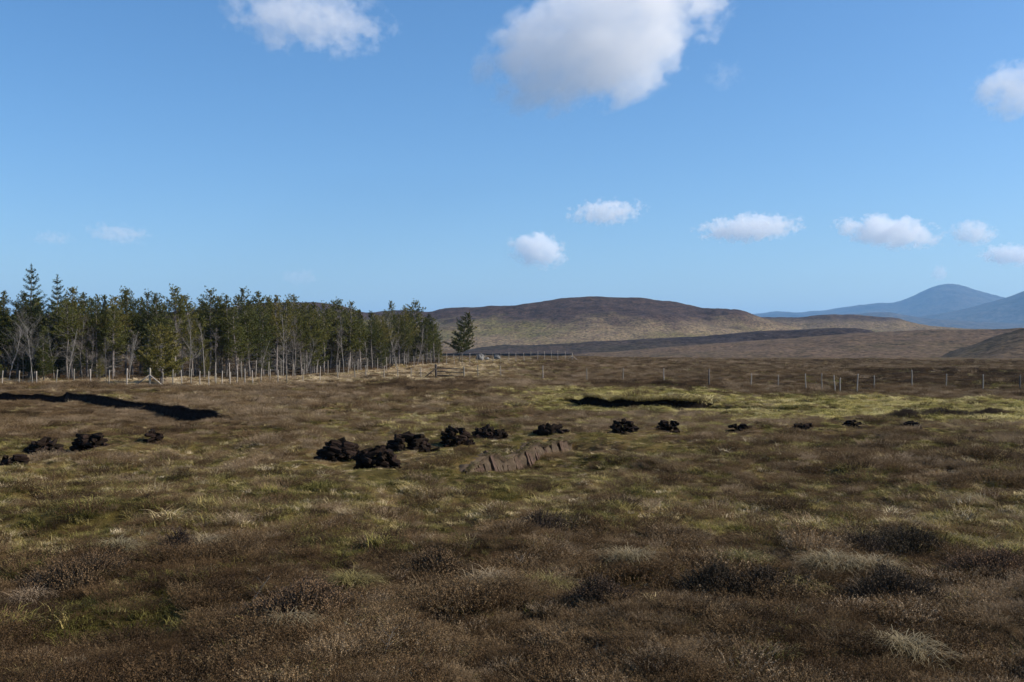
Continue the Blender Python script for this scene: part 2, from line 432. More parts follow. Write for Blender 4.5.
def hill(name, sil, R, wf, wb, m, label, relief=.06, seed=0, zb=-6.0, step=1.5, pw=1.25, Rdist=None):
    sil = np.array(sil, float)
    px = np.arange(sil[0, 0], sil[-1, 0] + step, step)
    py = np.interp(px, sil[:, 0], sil[:, 1])
    k = np.hanning(17); k /= k.sum()
    py = np.convolve(np.pad(py, 8, mode='edge'), k, 'valid')
    A = np.arctan((px - 512) / FPX)
    Rr = np.full(px.shape, R, float) if Rdist is None else np.interp(px, *zip(*Rdist))
    crest = CAMH + (HORIZ - py) / FPX * Rr * np.cos(A)
    crest = crest + (crest - crest.min() + 8) * .022 * fbm(px / 26, px * 0 + seed, seed + 60, 5, .6)
    nf, nb = 70, 30
    t = np.concatenate([np.linspace(0, 1, nf), 1 + np.linspace(0, 1, nb + 1)[1:]])
    prof = np.where(t <= 1, np.clip(t, 0, 1) ** pw * (1 - .0 * t), .5 + .5 * np.cos(np.pi * (t - 1)))
    prof = np.where(t <= 1, .35 * smooth(t, 0, 1) + .65 * prof, prof)
    rad = np.where(t[:, None] <= 1, Rr[None] - wf * (1 - t[:, None]), Rr[None] + wb * (t[:, None] - 1))
    X = rad * np.sin(A)[None]; Y = rad * np.cos(A)[None]
    Z = zb + prof[:, None] * (crest - zb)[None]
    s = wf / 4.0
    rel = relief * (crest.max() - zb) * (fbm(X / s, Y / s, seed + 40, 5, .55))
    Z = Z + rel * (np.sin(np.pi * np.clip(t, 0, 2) / 2) * (1 - .95 * np.exp(-((t - 1) / .12) ** 2)))[:, None]
    Z = Z + .016 * (crest.max() - zb) * fbm(X / (s / 5), Y / (s / 5), seed + 50, 5, .65)
    V = np.stack([X.ravel(), Y.ravel(), Z.ravel()], 1); na = len(px)
    i = np.arange(len(t) - 1)[:, None] * na; j = np.arange(na - 1)[None]
    Q = np.stack([i + j, i + j + 1, i + na + j + 1, i + na + j], -1).reshape(-1, 4)
    o = obj(name, make_mesh(name, V, Q, True), m)
    return tag(o, label, 'hill' if 'hill' in name or 'ridge' in name else 'mountain', kind='structure')

HEATH_SHADE = (.042, .03, .027)  # heather tone, also the cloud shadow coloured onto the main hill crown
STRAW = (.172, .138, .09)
hm_main = hill_mat('hill_heath', HEATH_SHADE, STRAW, 30, 46, .018, 30)  # dark upper part is cloud shadow put into the colour
hm_ridge = hill_mat('ridge_heath', (.028, .022, .022), (.05, .038, .03), 8, 12, .015, 12, (.04, .034, .024))  # whole ridge toned down in colour to stand in cloud shadow
hm_low = hill_mat('low_hill_heath', (.05, .038, .034), (.15, .12, .078), 44, 58, .016, 16)
hm_slope = hill_mat('slope_heath', (.062, .044, .034), (.1, .073, .048), 5, 30, .02, 26, (.085, .066, .04))
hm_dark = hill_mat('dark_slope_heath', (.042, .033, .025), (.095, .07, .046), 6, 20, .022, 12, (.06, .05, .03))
hm_mtn = hill_mat('mountain_rock', (.035, .032, .03), (.06, .052, .04), 300, 900, .0016, 220, (.05, .045, .035))

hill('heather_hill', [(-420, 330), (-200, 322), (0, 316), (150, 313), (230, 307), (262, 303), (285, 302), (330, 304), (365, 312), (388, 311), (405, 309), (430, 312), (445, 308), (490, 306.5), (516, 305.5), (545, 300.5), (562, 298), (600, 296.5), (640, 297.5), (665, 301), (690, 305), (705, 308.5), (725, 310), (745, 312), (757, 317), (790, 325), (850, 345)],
     1500, 620, 500, hm_main, 'broad hill with a crown painted dark as cloud shadow and straw coloured slopes', .17, 1, -8)
hill('low_hill', [(640, 345), (700, 322), (740, 318), (775, 317), (800, 317.5), (822, 315), (845, 314.5), (875, 316.5), (898, 318), (908, 322), (930, 326), (955, 328.5), (1000, 330), (1060, 328), (1200, 326), (1400, 335)],
     1900, 620, 500, hm_low, 'low moorland hill with a straw coloured flank below the blue mountains', .2, 2, -5)
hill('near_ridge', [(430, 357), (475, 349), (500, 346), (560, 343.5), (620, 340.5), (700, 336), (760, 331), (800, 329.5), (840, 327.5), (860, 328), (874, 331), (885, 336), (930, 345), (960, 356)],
     950, 150, 160, hm_ridge, 'long low heather ridge painted dark as cloud shadow across the middle distance', .12, 3, 0)
hill('moor_slope', [(520, 364), (560, 356), (640, 349.5), (720, 343), (800, 337), (860, 333.5), (890, 331.5), (940, 329.5), (1000, 329), (1060, 327), (1250, 322), (1500, 345)],
     800, 310, 260, hm_slope, 'smooth brown moor slope rising at right of the dark ridge', .14, 4, -4)
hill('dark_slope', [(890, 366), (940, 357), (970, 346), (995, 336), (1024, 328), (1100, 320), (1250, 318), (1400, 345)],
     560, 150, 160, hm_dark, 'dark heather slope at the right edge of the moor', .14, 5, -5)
hill('blue_mountain', [(560, 330), (700, 318), (757, 314), (775, 311.5), (800, 312.5), (822, 310.5), (850, 306.5), (875, 303.5), (895, 302.5), (906, 299), (920, 292), (934, 286), (946, 284), (958, 283.5), (972, 287.5), (990, 294), (1003, 297), (1030, 300), (1100, 312), (1250, 325)],
     15000, 3600, 3000, hm_mtn, 'rounded blue mountain on the far horizon', .10, 6, 15)
hill('blue_mountain', [(850, 330), (880, 319), (905, 318), (935, 314), (965, 309), (985, 304), (1005, 298), (1024, 291.5), (1070, 278), (1120, 272), (1180, 282), (1300, 312), (1400, 330)],
     11500, 2600, 2400, hm_mtn, 'blue mountain shoulder rising out of the right edge', .10, 7, 15)
hill('blue_ridge', [(700, 335), (760, 322), (800, 318), (840, 316), (870, 312.5), (890, 312), (905, 315), (930, 319), (980, 322), (1060, 325), (1150, 335)],
     9000, 1800, 1800, hm_mtn, 'low blue ridge in front of the rounded far mountain', .10, 8, 12)

# ------------------------------------------------------------------ haze
hz = bmesh.new(); bmesh.ops.create_cube(hz, size=1.0)
hme = bpy.data.meshes.new('haze'); hz.to_mesh(hme); hz.free()
hmat = bpy.data.materials.new('haze_air'); hmat.use_nodes = True
for n in list(hmat.node_tree.nodes):
    if n.type == 'BSDF_PRINCIPLED': hmat.node_tree.nodes.remove(n)
pv = hmat.node_tree.nodes.new('ShaderNodeVolumePrincipled')
pv.inputs['Color'].default_value = (.30, .60, 1.0, 1)
pv.inputs['Density'].default_value = 5.0e-5
pv.inputs['Anisotropy'].default_value = 0.1
hmat.node_tree.links.new(pv.outputs[0], hmat.node_tree.nodes['Material Output'].inputs['Volume'])
haze = obj('haze', hme, hmat)
haze.scale = (124000, 124000, 1110); haze.location = (0, 0, 1040 - 555)
tag(haze, 'thin blue haze over the moor and the far mountains', 'haze', kind='stuff')

# ------------------------------------------------------------------ clouds
def cloud_mat(name, dens, thr, nscale, squash):
    m = bpy.data.materials.new(name); m.use_nodes = True
    N, L = m.node_tree.nodes, m.node_tree.links
    N.remove(N['Principled BSDF'])
    tc = N.new('ShaderNodeTexCoord'); oi = N.new('ShaderNodeObjectInfo')
    ln = N.new('ShaderNodeVectorMath'); ln.operation = 'LENGTH'; L.new(tc.outputs['Object'], ln.inputs[0])
    mp = N.new('ShaderNodeMapping'); L.new(tc.outputs['Object'], mp.inputs[0]); mp.inputs['Scale'].default_value = squash
    L.new(oi.outputs['Location'], mp.inputs['Location'])
    n = noise(N, L, nscale, 9, .64, mp.outputs[0])
    fall = math_n(N, L, 'MULTIPLY_ADD', math_n(N, L, 'POWER', ln.outputs['Value'], 2.0), -1.0, 1.0)
    v = math_n(N, L, 'MULTIPLY_ADD', n.outputs['Fac'], 3.8, -1.9)
    v = math_n(N, L, 'ADD', v, math_n(N, L, 'MULTIPLY_ADD', fall, 1.1, -thr))
    v = math_n(N, L, 'MULTIPLY', v, 3.6)
    v = math_n(N, L, 'MULTIPLY', v, math_n(N, L, 'MULTIPLY', fall, 6, clamp=True), clamp=True)
    v = math_n(N, L, 'MULTIPLY', v, dens)
    p = N.new('ShaderNodeVolumePrincipled'); p.inputs['Color'].default_value = (1, 1, 1, 1)
    p.inputs['Anisotropy'].default_value = .0
    L.new(v, p.inputs['Density']); L.new(p.outputs[0], N['Material Output'].inputs['Volume'])
    m.cycles.volume_step_rate = .25
    return m
bm = bmesh.new(); bmesh.ops.create_icosphere(bm, subdivisions=3, radius=1.0)
cme = bpy.data.meshes.new('cloud'); bm.to_mesh(cme); bm.free()
CL = [  # px, py, half width px, half height px, roll deg, altitude, density, threshold, label
    (606, 36, 136, 64, 22, 1900, .013, .30, 'big white cloud overhead, the largest in the sky'),
    (306, 16, 92, 36, -6, 1900, .010, .50, 'ragged white cloud at the top left of the sky'),
    (725, 74, 26, 18, 10, 1900, .006, .75, 'small wisp of cloud just right of the largest cloud'),
    (1022, 88, 52, 30, 10, 1900, .014, .42, 'white cloud cut by the right edge of the sky'),
    (538, 250, 32, 19, -8, 1700, .010, .45, 'small bright cloud above the heather hill'),
    (606, 212, 44, 14, 3, 1700, .008, .55, 'thin flat cloud above and right of the small bright cloud'),
    (750, 228, 58, 15, 3, 1600, .009, .50, 'flat white cloud in the middle of the low right row'),
    (890, 232, 58, 17, -7, 1600, .009, .48, 'flat white cloud high above the blue mountains'),
    (974, 233, 26, 14, 0, 1600, .009, .50, 'small round cloud right of the flat mountain cloud'),
    (1012, 255, 34, 12, -4, 1500, .009, .46, 'white cloud low over the right edge mountain'),
    (940, 273, 9, 9, 0, 1450, .008, .45, 'tiny cloud puff over the rounded mountain top'),
    (118, 234, 40, 13, -5, 1600, .003, .68, 'faint grey cloud above the tall spruce'),
    (52, 238, 28, 9, 0, 1600, .0022, .7, 'faint small cloud over the left end of the wood'),
    (300, 277, 26, 11, 0, 1450, .0016, .7, 'barely visible pale cloud low over the wood'),
]
for k, (px, py, hw, hh, roll, alt, dens, thr, lab) in enumerate(CL):
    el = (HORIZ - py) / FPX
    dy = (alt - CAMH) / el
    s = dy / FPX
    asp = hw / hh
    cm = cloud_mat('cloud_vapour_%d' % k, dens * (.21 if k < 4 else .45), thr + .05, 2.0 if k < 4 else 2.4, (max(asp * .8, 1.), 1.2, 1.))
    c = obj('cloud', cme.copy(), cm, None, ((px - 512) * s, dy, alt))
    c.scale = (hw * s * 1.1, hw * s * .8, hh * s * 1.15)
    c.rotation_euler = (0, math.radians(-roll), 0)
    tag(c, lab, 'cloud', 'clouds in the blue sky')

# ------------------------------------------------------------------ peat banks
def resample(pts, step):
    P = np.array(pts); seg = np.linalg.norm(np.diff(P, axis=0), axis=1); s = np.concatenate([[0], np.cumsum(seg)])
    u = np.linspace(0, s[-1], int(s[-1] / step) + 2)
    Q = np.stack([np.interp(u, s, P[:, 0]), np.interp(u, s, P[:, 1])], 1)
    k = np.hanning(9); k /= k.sum()
    for c in (0, 1): Q[:, c] = np.convolve(np.pad(Q[:, c], 4, mode='edge'), k, 'valid')
    return Q, u / s[-1]

def blades(P, n, ln, spread, rg, width=.008, droop=.5, segs=3, dirs=None, outw=None):
    """n grass blades at each point of P (k,3) as ribbons; returns V, Q"""
    k = len(P); tot = k * n
    B = np.repeat(P, n, 0) + rg.normal(0, spread, (tot, 3)) * [1, 1, .15]
    a = rg.uniform(0, 2 * np.pi, tot)
    od = np.stack([np.cos(a), np.sin(a), np.zeros(tot)], 1)
    if outw is not None:
        od = od * .6 + np.repeat(outw, n, 0); od /= np.linalg.norm(od, axis=1)[:, None] + 1e-6
    L_ = ln * rg.uniform(.5, 1.2, tot); lean = rg.uniform(.1, .6, tot) + (0.3 if outw is not None else 0)
    side = np.cross(od, [0, 0, 1.]); side *= (width * rg.uniform(.6, 1.3, tot))[:, None]
    rows = []
    for i in range(segs + 1):
        t = i / segs
        p = B + od * (L_ * (lean * t + droop * t * t * .7))[:, None] + np.array([0, 0, 1.]) * (L_ * (t * .95 - droop * t ** 3 * .75))[:, None]
        w = side * (1 - t * .85)
        rows.append(p - w); rows.append(p + w)
    V = np.stack(rows, 1)          # tot, 2(segs+1), 3
    m = 2 * (segs + 1)
    i0 = np.arange(tot)[:, None] * m + np.arange(segs)[None] * 2
    Q = np.stack([i0, i0 + 1, i0 + 3, i0 + 2], -1).reshape(-1, 4)
    return V.reshape(-1, 3), Q

def build_bank(key, label, mat_face, notch, grassmat, fringe=.18, fr_n=9):
    pts, dep, wf = BANKS[key]
    Q, fr = resample(pts, .10)
    rg = np.random.default_rng(abs(hash(key)) % 1000 if False else len(key) * 13 + 5)
    T = np.gradient(Q, axis=0); T /= np.linalg.norm(T, axis=1)[:, None]
    Nn = np.stack([T[:, 1], -T[:, 0]], 1)                   # to the camera side
    top = terrain(*(Q - Nn * .25).T) + .02
    bot = terrain(*(Q + Nn * .30).T) - .15
    top = top + .03 * vn(fr * 200, fr * 0, 61)
    tap = smooth(fr, 0, .08) * (1 - smooth(fr, .92, 1))
    rows = []
    nz = 9
    for i in range(nz):
        t = i / (nz - 1)
        z = bot + (top - bot) * t
        off = .12 + .10 * (1 - t) + notch * (vn(np.arange(len(Q)) * .45, np.full(len(Q), i * .22), 71) * .8 + .5 * vn(np.arange(len(Q)) * 1.3, np.full(len(Q), i * .35), 73)) \
            - .05 * (np.abs(t - .78) < .1) + .03 * (t > .9)
        off = off * (.3 + .7 * tap)
        rows.append(np.column_stack([Q + Nn * off[:, None], z]))
    rows.append(np.column_stack([Q - Nn * .35, top - .05])); rows.append(np.column_stack([Q - Nn * .35, bot - .3])); rows.append(np.column_stack([Q + Nn * .2, bot - .3]))
    V = np.stack(rows, 0); n = len(Q); r = len(rows)
    i = np.arange(r)[:, None] * n; j = np.arange(n - 1)[None]; i2 = ((np.arange(r) + 1) % r)[:, None] * n
    F = np.stack([i + j, i + j + 1, i2 + j + 1, i2 + j], -1).reshape(-1, 4)
    c = Q.mean(0); c3 = Vector((c[0], c[1], tz(c[0], c[1])))
    root = empty('peat_bank', c3); tag(root, label, 'peat bank')
    f = obj('cut_face', make_mesh('cut_face', V.reshape(-1, 3) - np.array(c3), F, False), mat_face, root)
    if key == 'cut':                                   # spade-cut slabs standing in the face
        i = 6
        while i < n - 8:
            wd = rg.uniform(.10, .34); k2 = max(1, int(round(wd / .10))); a = Q[i]; t2 = T[i]; n2 = Nn[i]
            h = max(.08, top[i] - bot[i] - .15 + rg.normal(0, .07)); dp = .13 + rg.uniform(-.05, .06)
            b = bmesh.new(); bmesh.ops.create_cube(b, size=1.0); bmesh.ops.subdivide_edges(b, edges=b.edges[:], cuts=1, use_grid_fill=True)
            for v in b.verts:
                v.co += Vector(rg.normal(0, .06, 3)); u_, w_, z_ = v.co.x * wd * 1.0, v.co.y * .16 - .18 * v.co.z * h / .5, v.co.z * h
                v.co = Vector((t2[0] * u_ + n2[0] * w_, t2[1] * u_ + n2[1] * w_, z_ + .06 * z_ * rg.normal(0, .3)))
            me = bpy.data.meshes.new('peat_slab'); b.to_mesh(me); b.free()
            q2 = a + n2 * dp; o = obj('peat_slab', me, M['peat_dry'], root)
            o.location = (q2[0] - c3.x, q2[1] - c3.y, bot[i] + h / 2 + .02 - c3.z); o.rotation_euler = (0, 0, rg.normal(0, .12))
            i += max(2, int(round((wd + rg.choice([-.05, -.03, .0, .02])) / (np.linalg.norm(Q[i + 1] - Q[i]) + 1e-6))))
    E = np.column_stack([Q + Nn * .06, top - .02]); E = E[vn(np.arange(n) * .11, np.zeros(n), 77) > -.35]; on = np.column_stack([Nn, np.zeros(n)])[vn(np.arange(n) * .11, np.zeros(n), 77) > -.35]
    mb = MB(); mb.add(*blades(E - np.array(c3), fr_n, fringe, .06, rg, .012, .9, 3, outw=on))
    e = obj('turf_edge', mb.mesh('turf_edge'), grassmat, root); e['kind'] = 'stuff'
    return root
build_bank('left', 'long thin black peat cutting in front of the wood at left', M['peat'], .05, M['heather_bush'], .2, 6)
build_bank('cut', 'sunlit pale brown peat cutting right of the peat heaps', M['peat_dry'], .06, M['tuss_green'], .2, 12)
build_bank('stream', 'dark peat bank under bright green tussocks', M['peat'], .10, M['tuss_green'], .6, 14)

# ------------------------------------------------------------------ peat heaps
def peat_block(seed):
    rg = np.random.default_rng(seed)
    b = bmesh.new(); bmesh.ops.create_cube(b, size=1.0)
    bmesh.ops.subdivide_edges(b, edges=b.edges[:], cuts=1, use_grid_fill=True)
    for v in b.verts:
        v.co *= (1 - .14 * (abs(v.co.x) + abs(v.co.y) + abs(v.co.z) > 1.2))
        v.co += Vector(rg.normal(0, .05, 3))
        v.co = Vector((v.co.x * .34, v.co.y * .15, v.co.z * .12))
    me = bpy.data.meshes.new('peat_block'); b.to_mesh(me); b.free()
    me.materials.append(M['peat'])
    return me
BLOCKS = [peat_block(200 + k) for k in range(7)]
HEAPS = [  # px, base row, width px, height px, label
    (340, 462, 46, 21, 'black peat heap at the left of the three nearest heaps'),
    (377, 470, 42, 22, 'black peat heap in front of the other two nearest heaps'),
    (409, 457, 46, 22, 'black peat heap at the right of the three nearest heaps'),
    (455, 446, 31, 17, 'rounded black peat heap next right of the three nearest heaps'),
    (490, 442, 40, 14, 'wide low peat heap beside the rounded one'),
    (549, 436, 30, 10, 'low flat peat heap above the sunlit cutting'),
    (623, 434, 25, 13, 'dark peat heap in front of the green tussock bank, left one'),
    (668, 433, 21, 13, 'dark brown peat heap in front of the green tussock bank, right one'),
    (737, 431, 18, 8, 'small peat heap right of the two before the green bank'),
    (802, 430, 19, 8, 'small low peat heap near the leaning fence posts'),
    (853, 429, 17, 10, 'small pointed peat heap, second from the right'),
    (911, 429, 21, 8, 'small flat peat heap, rightmost of the row'),
    (155, 445, 17, 11, 'single small peat heap below the black cuttings'),
    (91, 452, 34, 14, 'long peat heap at left beside the lone small one'),
    (45, 456, 38, 14, 'broad peat heap near the left edge'),
    (15, 464, 24, 10, 'low scattered peat heap at the left edge in front of the broad one'),
]
HEAP_AT = []
for k, (px, py, w, h, lab) in enumerate(HEAPS):
    rg = random.Random(50 + k)
    p = ground_at(px, py - h * .12)
    s = p.y / FPX; W = w * s; Hh = max(h * s * (.9 if k < 6 else .92 if k < 12 else 1.1), .18); HEAP_AT.append((p.x, p.y, W))
    root = empty('peat_heap', p); tag(root, lab, 'peat heap', 'peat heaps drying on the moor')
    lay = max(2, int(Hh / .095)); cnt = 0
    for L_ in range(lay):
        f = L_ / lay; rad = (W / 2 - .08) * math.sqrt(max(0.0, 1 - f ** 1.5)) + .05
        nb = max(2, int(2 * math.pi * rad * .8 * .62 / .19))
        for q in range(nb + (2 if L_ < 2 else 0)):
            a = 2 * math.pi * (q + rg.random() * .8) / nb + L_; rr = rad * (rg.uniform(.72, 1.0) if q < nb else rg.uniform(1., 1.35))
            b = obj('peat_block', BLOCKS[rg.randrange(7)], None, root)
            bx, by = rr * math.cos(a) * 1.0, rr * math.sin(a) * .75
            zo = tz(p.x + bx, p.y + by) - p.z if L_ == 0 or q >= nb else 0
            b.location = (bx, by, (zo + .02) if q >= nb else zo + .04 + L_ * .095 + rg.uniform(-.02, .03))
            b.rotation_euler = (rg.uniform(-.4, .4), rg.uniform(-.35, .35), a + rg.choice([0, 1.57]) + rg.uniform(-.5, .5))
            sc = rg.uniform(.8, 1.15) * min(1.0, .55 + W * .5); b.scale = (sc, sc, sc)
    for q in range(2 if W > .8 else 0):
        b = obj('peat_block', BLOCKS[rg.randrange(7)], None, root)
        b.location = (rg.uniform(-.12, .12), rg.uniform(-.1, .1), Hh - .05 + .02 * q); b.rotation_euler = (rg.uniform(-.6, .6), rg.uniform(-.6, .6), rg.uniform(0, 6))

# ------------------------------------------------------------------ trees
def needle_puffs(P, Dr, rg, n=9, ln=.22, w=.035, sz=None, sp=.62):
    tot = len(P) * n
    d = np.repeat(Dr, n, 0) + rg.normal(0, sp, (tot, 3)); d /= np.linalg.norm(d, axis=1)[:, None]
    z_ = np.ones(tot) if sz is None else np.repeat(sz, n)
    B = np.repeat(P, n, 0) + rg.normal(0, .05, (tot, 3)) * z_[:, None]
    L_ = (ln * z_ * rg.uniform(.6, 1.3, tot))[:, None]
    s = np.cross(d, rg.normal(0, 1, (tot, 3))); s /= np.linalg.norm(s, axis=1)[:, None]; s *= (w * rg.uniform(.7, 1.4, tot))[:, None]
    V = np.stack([B, B + d * L_ * .5 + s, B + d * L_, B + d * L_ * .5 - s], 1).reshape(-1, 3)
    return V, np.arange(tot * 4).reshape(-1, 4)

def pine(seed, H=8.5, live=.42, spread=1.5, round_top=.5, lean=0.0, olive=False, dense=1.0, puff_n=9):
    rg = np.random.default_rng(seed)
    t = np.linspace(0, 1, 9)
    wob = np.cumsum(rg.normal(0, .045, (9, 2)), 0) * H / 8; wob -= wob[0]
    tr = np.column_stack([wob[:, 0] + lean * H * t ** 1.3, wob[:, 1], t * H - .15])
    trunk = MB(); rad = .105 * H / 8 * (1 - t * .88) + .008
    trunk.tube(tr, rad, 6)
    dead = MB(); PP = []; DD = []; SZ = []
    at = lambda u: np.array([np.interp(u, t, tr[:, c]) for c in range(3)])
    u = .10
    while u < .985:
        k = rg.integers(2, 5) if u < live else rg.integers(3, 6)
        a0 = rg.uniform(0, 6.28)
        for q in range(k):
            a = a0 + q * 6.28 / k + rg.normal(0, .3); uu = u + rg.uniform(-.012, .012)
            p0 = at(min(uu, .99)); o = np.array([math.cos(a), math.sin(a), 0])
            if u < live - .02 + rg.normal(0, .05):
                if rg.random() < .35: continue
                L_ = rg.uniform(.35, 1.15) * spread * .75
                path = np.array([p0, p0 + o * L_ * .5 + [0, 0, .02], p0 + o * L_ + [0, 0, -.12 * L_ + rg.normal(0, .1)]])
                dead.tube(path, np.array([.018, .012, .005]), 3, False)
                for _ in range(7):
                    f = rg.uniform(.2, 1); b = path[0] * (1 - f) + path[2] * f
                    e = b + (o + rg.normal(0, .7, 3)) * rg.uniform(.15, .4); dead.tube(np.array([b, e]), np.array([.007, .004]), 3, False)
            else:
                v = (u - live) / (1 - live)
                prof = (1 - v) ** (.5 + .55 * (1 - round_top)) * (.7 + .3 * min(1, (v + .08) / .25)) + .06
                L_ = spread * prof * rg.choice([.55, .8, 1.0, 1.3]) * rg.uniform(.9, 1.1)
                up = .22 + .6 * v * v
                path = np.array([p0 + o * L_ * s + np.array([0, 0, L_ * up * s * s + .08 * L_ * s]) for s in (0, .35, .7, 1)])
                path[1:] += rg.normal(0, .03, (3, 3))
                trunk.tube(path, np.array([.03, .022, .014, .006]) * (.5 + .5 * L_ / spread), 3, False)
                m = max(4, int(L_ * 9 * dense))
                for s in np.linspace(.28, 1.0, m):
                    p = np.array([np.interp(s, (0, .35, .7, 1), path[:, c]) for c in range(3)])
                    p = p + np.cross(o, [0, 0, 1]) * rg.normal(0, .22 * L_ * (1.15 - s)) + [0, 0, rg.normal(.03, .05)]
                    PP.append(p); DD.append(o * .6 + np.array([0, 0, .55 + .4 * v]) + rg.normal(0, .25, 3)); SZ.append(1.05 - .5 * max(v, 0) ** 2)
        u += rg.uniform(.022, .04) * 8 / H
    top = at(1.0)
    for s in range(7): PP.append(top - [0, 0, s * .08 + .1]); DD.append(np.array([0, 0, 1.6]) + rg.normal(0, .2, 3)); SZ.append(.55)
    cr = MB(); cr.add(*needle_puffs(np.array(PP), np.array(DD), rg, puff_n, .2, .027, np.array(SZ)))
    return dict(trunk=(trunk.mesh('trunk', True), M['bark']), crown=(cr.mesh('crown'), M['needles_olive' if olive else 'needles']), H=H, **({'dead_branches': (dead.mesh('dead_branches'), M['dead'])} if dead.n else {}))

def spruce(seed, H=10.5, spread=1.55):
    rg = np.random.default_rng(seed)
    t = np.linspace(0, 1, 8); tr = np.column_stack([rg.normal(0, .02, 8), rg.normal(0, .02, 8), t * H - .15])
    trunk = MB(); trunk.tube(tr, .13 * (1 - t * .93), 6)
    PP = []; DD = []; u = .08
    while u < .975:
        k = rg.integers(5, 8) if u < .7 else 5
        a0 = rg.uniform(0, 6.28); v = (u - .08) / .9
        for q in range(k):
            a = a0 + q * 6.28 / k + rg.normal(0, .15); o = np.array([math.cos(a), math.sin(a), 0])
            L_ = spread * (1 - v) ** .85 * rg.uniform(.7, 1.15) + .08
            path = np.array([[0, 0, u * H] + o * L_ * s + np.array([0, 0, L_ * ((-.12 + .25 * v) * s + (.34 + .3 * v) * s * s)]) for s in (0, .4, .75, 1)])
            trunk.tube(path, np.array([.025, .018, .01, .005]), 3, False)
            for s in np.linspace(.1, 1, max(5, int(L_ * 17))):
                p = np.array([np.interp(s, (0, .4, .75, 1), path[:, c]) for c in range(3)])
                PP.append(p + np.cross(o, [0, 0, 1]) * rg.normal(0, .13 * L_ * (1.1 - s))); DD.append(o + rg.normal(0, .3, 3) + [0, 0, .15])
        u += (.055 if u > .6 else .03) * rg.uniform(.8, 1.2)
    for s in range(10): PP.append(np.array([0, 0, H - s * .09 - .15])); DD.append(np.array([0, 0, 1.]) + rg.normal(0, .25, 3))
    cr = MB(); cr.add(*needle_puffs(np.array(PP), np.array(DD), rg, 8, .15, .022, None, .42))
    return dict(trunk=(trunk.mesh('trunk', True), M['bark']), crown=(cr.mesh('crown'), M['needles_spruce']), H=H)

def bare_tree(seed, H=6.0, lean=0.0, pale=True, spread=.27, twigs=1.5):
    rg = np.random.default_rng(seed)
    tk = MB(); tw = MB()
    def grow(p, d, L_, r, lev):
        n = 5; path = [p]; dd = d.copy()
        for i in range(n):
            dd = dd + rg.normal(0, .10 + .06 * lev, 3) + np.array([0, 0, .05]); dd /= np.linalg.norm(dd)
            path.append(path[-1] + dd * L_ / n)
        path = np.array(path); rad = r * np.linspace(1, .35, n + 1)
        (tk if lev < 2 else tw).tube(path, rad, 5 if lev == 0 else 3, False)
        if lev >= 3: return
        nk = {0: int(13 * twigs), 1: int(7 * twigs), 2: int(4 * twigs)}[lev]
        for q in range(nk):
            f = rg.uniform(.28 if lev == 0 else .2, 1.0); b = np.array([np.interp(f, np.linspace(0, 1, n + 1), path[:, c]) for c in range(3)])
            a = rg.uniform(0, 6.28); o = np.array([math.cos(a), math.sin(a), 0])
            nd = o * (.75 if lev == 0 else .9) + dd * .8 + [0, 0, .25]; nd /= np.linalg.norm(nd)
            grow(b, nd, L_ * (spread if lev == 0 else .5) * rg.uniform(.6, 1.2) * (1.25 - .55 * f), r * (.42 if lev == 0 else .5) * (1.1 - .5 * f), lev + 1)
    d0 = np.array([lean, rg.normal(0, .04), 1.0]); d0 /= np.linalg.norm(d0)
    grow(np.array([0, 0, -.15]), d0, H, .045 * H / 6, 0)
    return dict(trunk=(tk.mesh('trunk', True), M['birch'] if pale else M['dead']), crown=(tw.mesh('crown'), M['dead'] if pale else M['twig']), H=H)

def put_tree(name, kit, x, y, H, rz, label, group=None, cat='tree', z=None):
    root = empty(name, (x, y, tz(x, y) if z is None else z), rz)
    s = H / kit['H']; root.scale = (s, s, s)
    for part in ('trunk', 'crown', 'dead_branches'):
        if part in kit: obj(part, kit[part][0], kit[part][1], root)
    tag(root, label, cat, group)
    return root

def dF(px): return float(np.interp(px, [-120, 0, 150, 250, 350, 440, 480], [86, 87, 90, 102, 128, 158, 175]))
def H_at(py, x, y): return (HORIZ - py) / FPX * y + CAMH - tz(x, y)

rt = random.Random(11)
ORD = ['first', 'second', 'third', 'fourth', 'fifth', 'sixth', 'seventh', 'eighth', 'ninth', 'tenth', 'eleventh', 'twelfth', 'thirteenth', 'fourteenth', 'fifteenth', 'sixteenth', 'seventeenth', 'eighteenth']
MARKS = [(31, 'the tallest spruce'), (57, 'the second tallest spruce'), (161, 'the bushy olive pine'), (337, 'the round topped pine'), (414, 'the umbrella topped pine')]
def place_words(px, all_px):
    """where it stands: counted from the nearest landmark tree on its left"""
    ms = [m for m in MARKS if m[0] <= px]
    if not ms: return '%s to the left of the tallest spruce' % ORD[sum(1 for q in all_px if px < q < 31)]
    mx, words = ms[-1]
    return '%s to the right of %s' % (ORD[sum(1 for q in all_px if mx <= q < px)], words)
PINES = [pine(300 + k, 8.5, rt.uniform(.30, .52), rt.uniform(1.5, 2.1), rt.uniform(-.1, .6), rt.uniform(-.06, .06), olive=(k % 3 == 1), puff_n=8) for k in range(10)]
FULL = [pine(330 + k, 7.5, .08 + .06 * k, 1.6, .4, 0, olive=(k == 1)) for k in range(3)]
BARE = [bare_tree(360 + k, 5.5, rt.uniform(-.22, .22), pale=(k < 2), spread=rt.uniform(.18, .34), twigs=rt.uniform(1.1, 1.7)) for k in range(7)]
SKY_G = 'pines whose tips make the skyline of the wood'
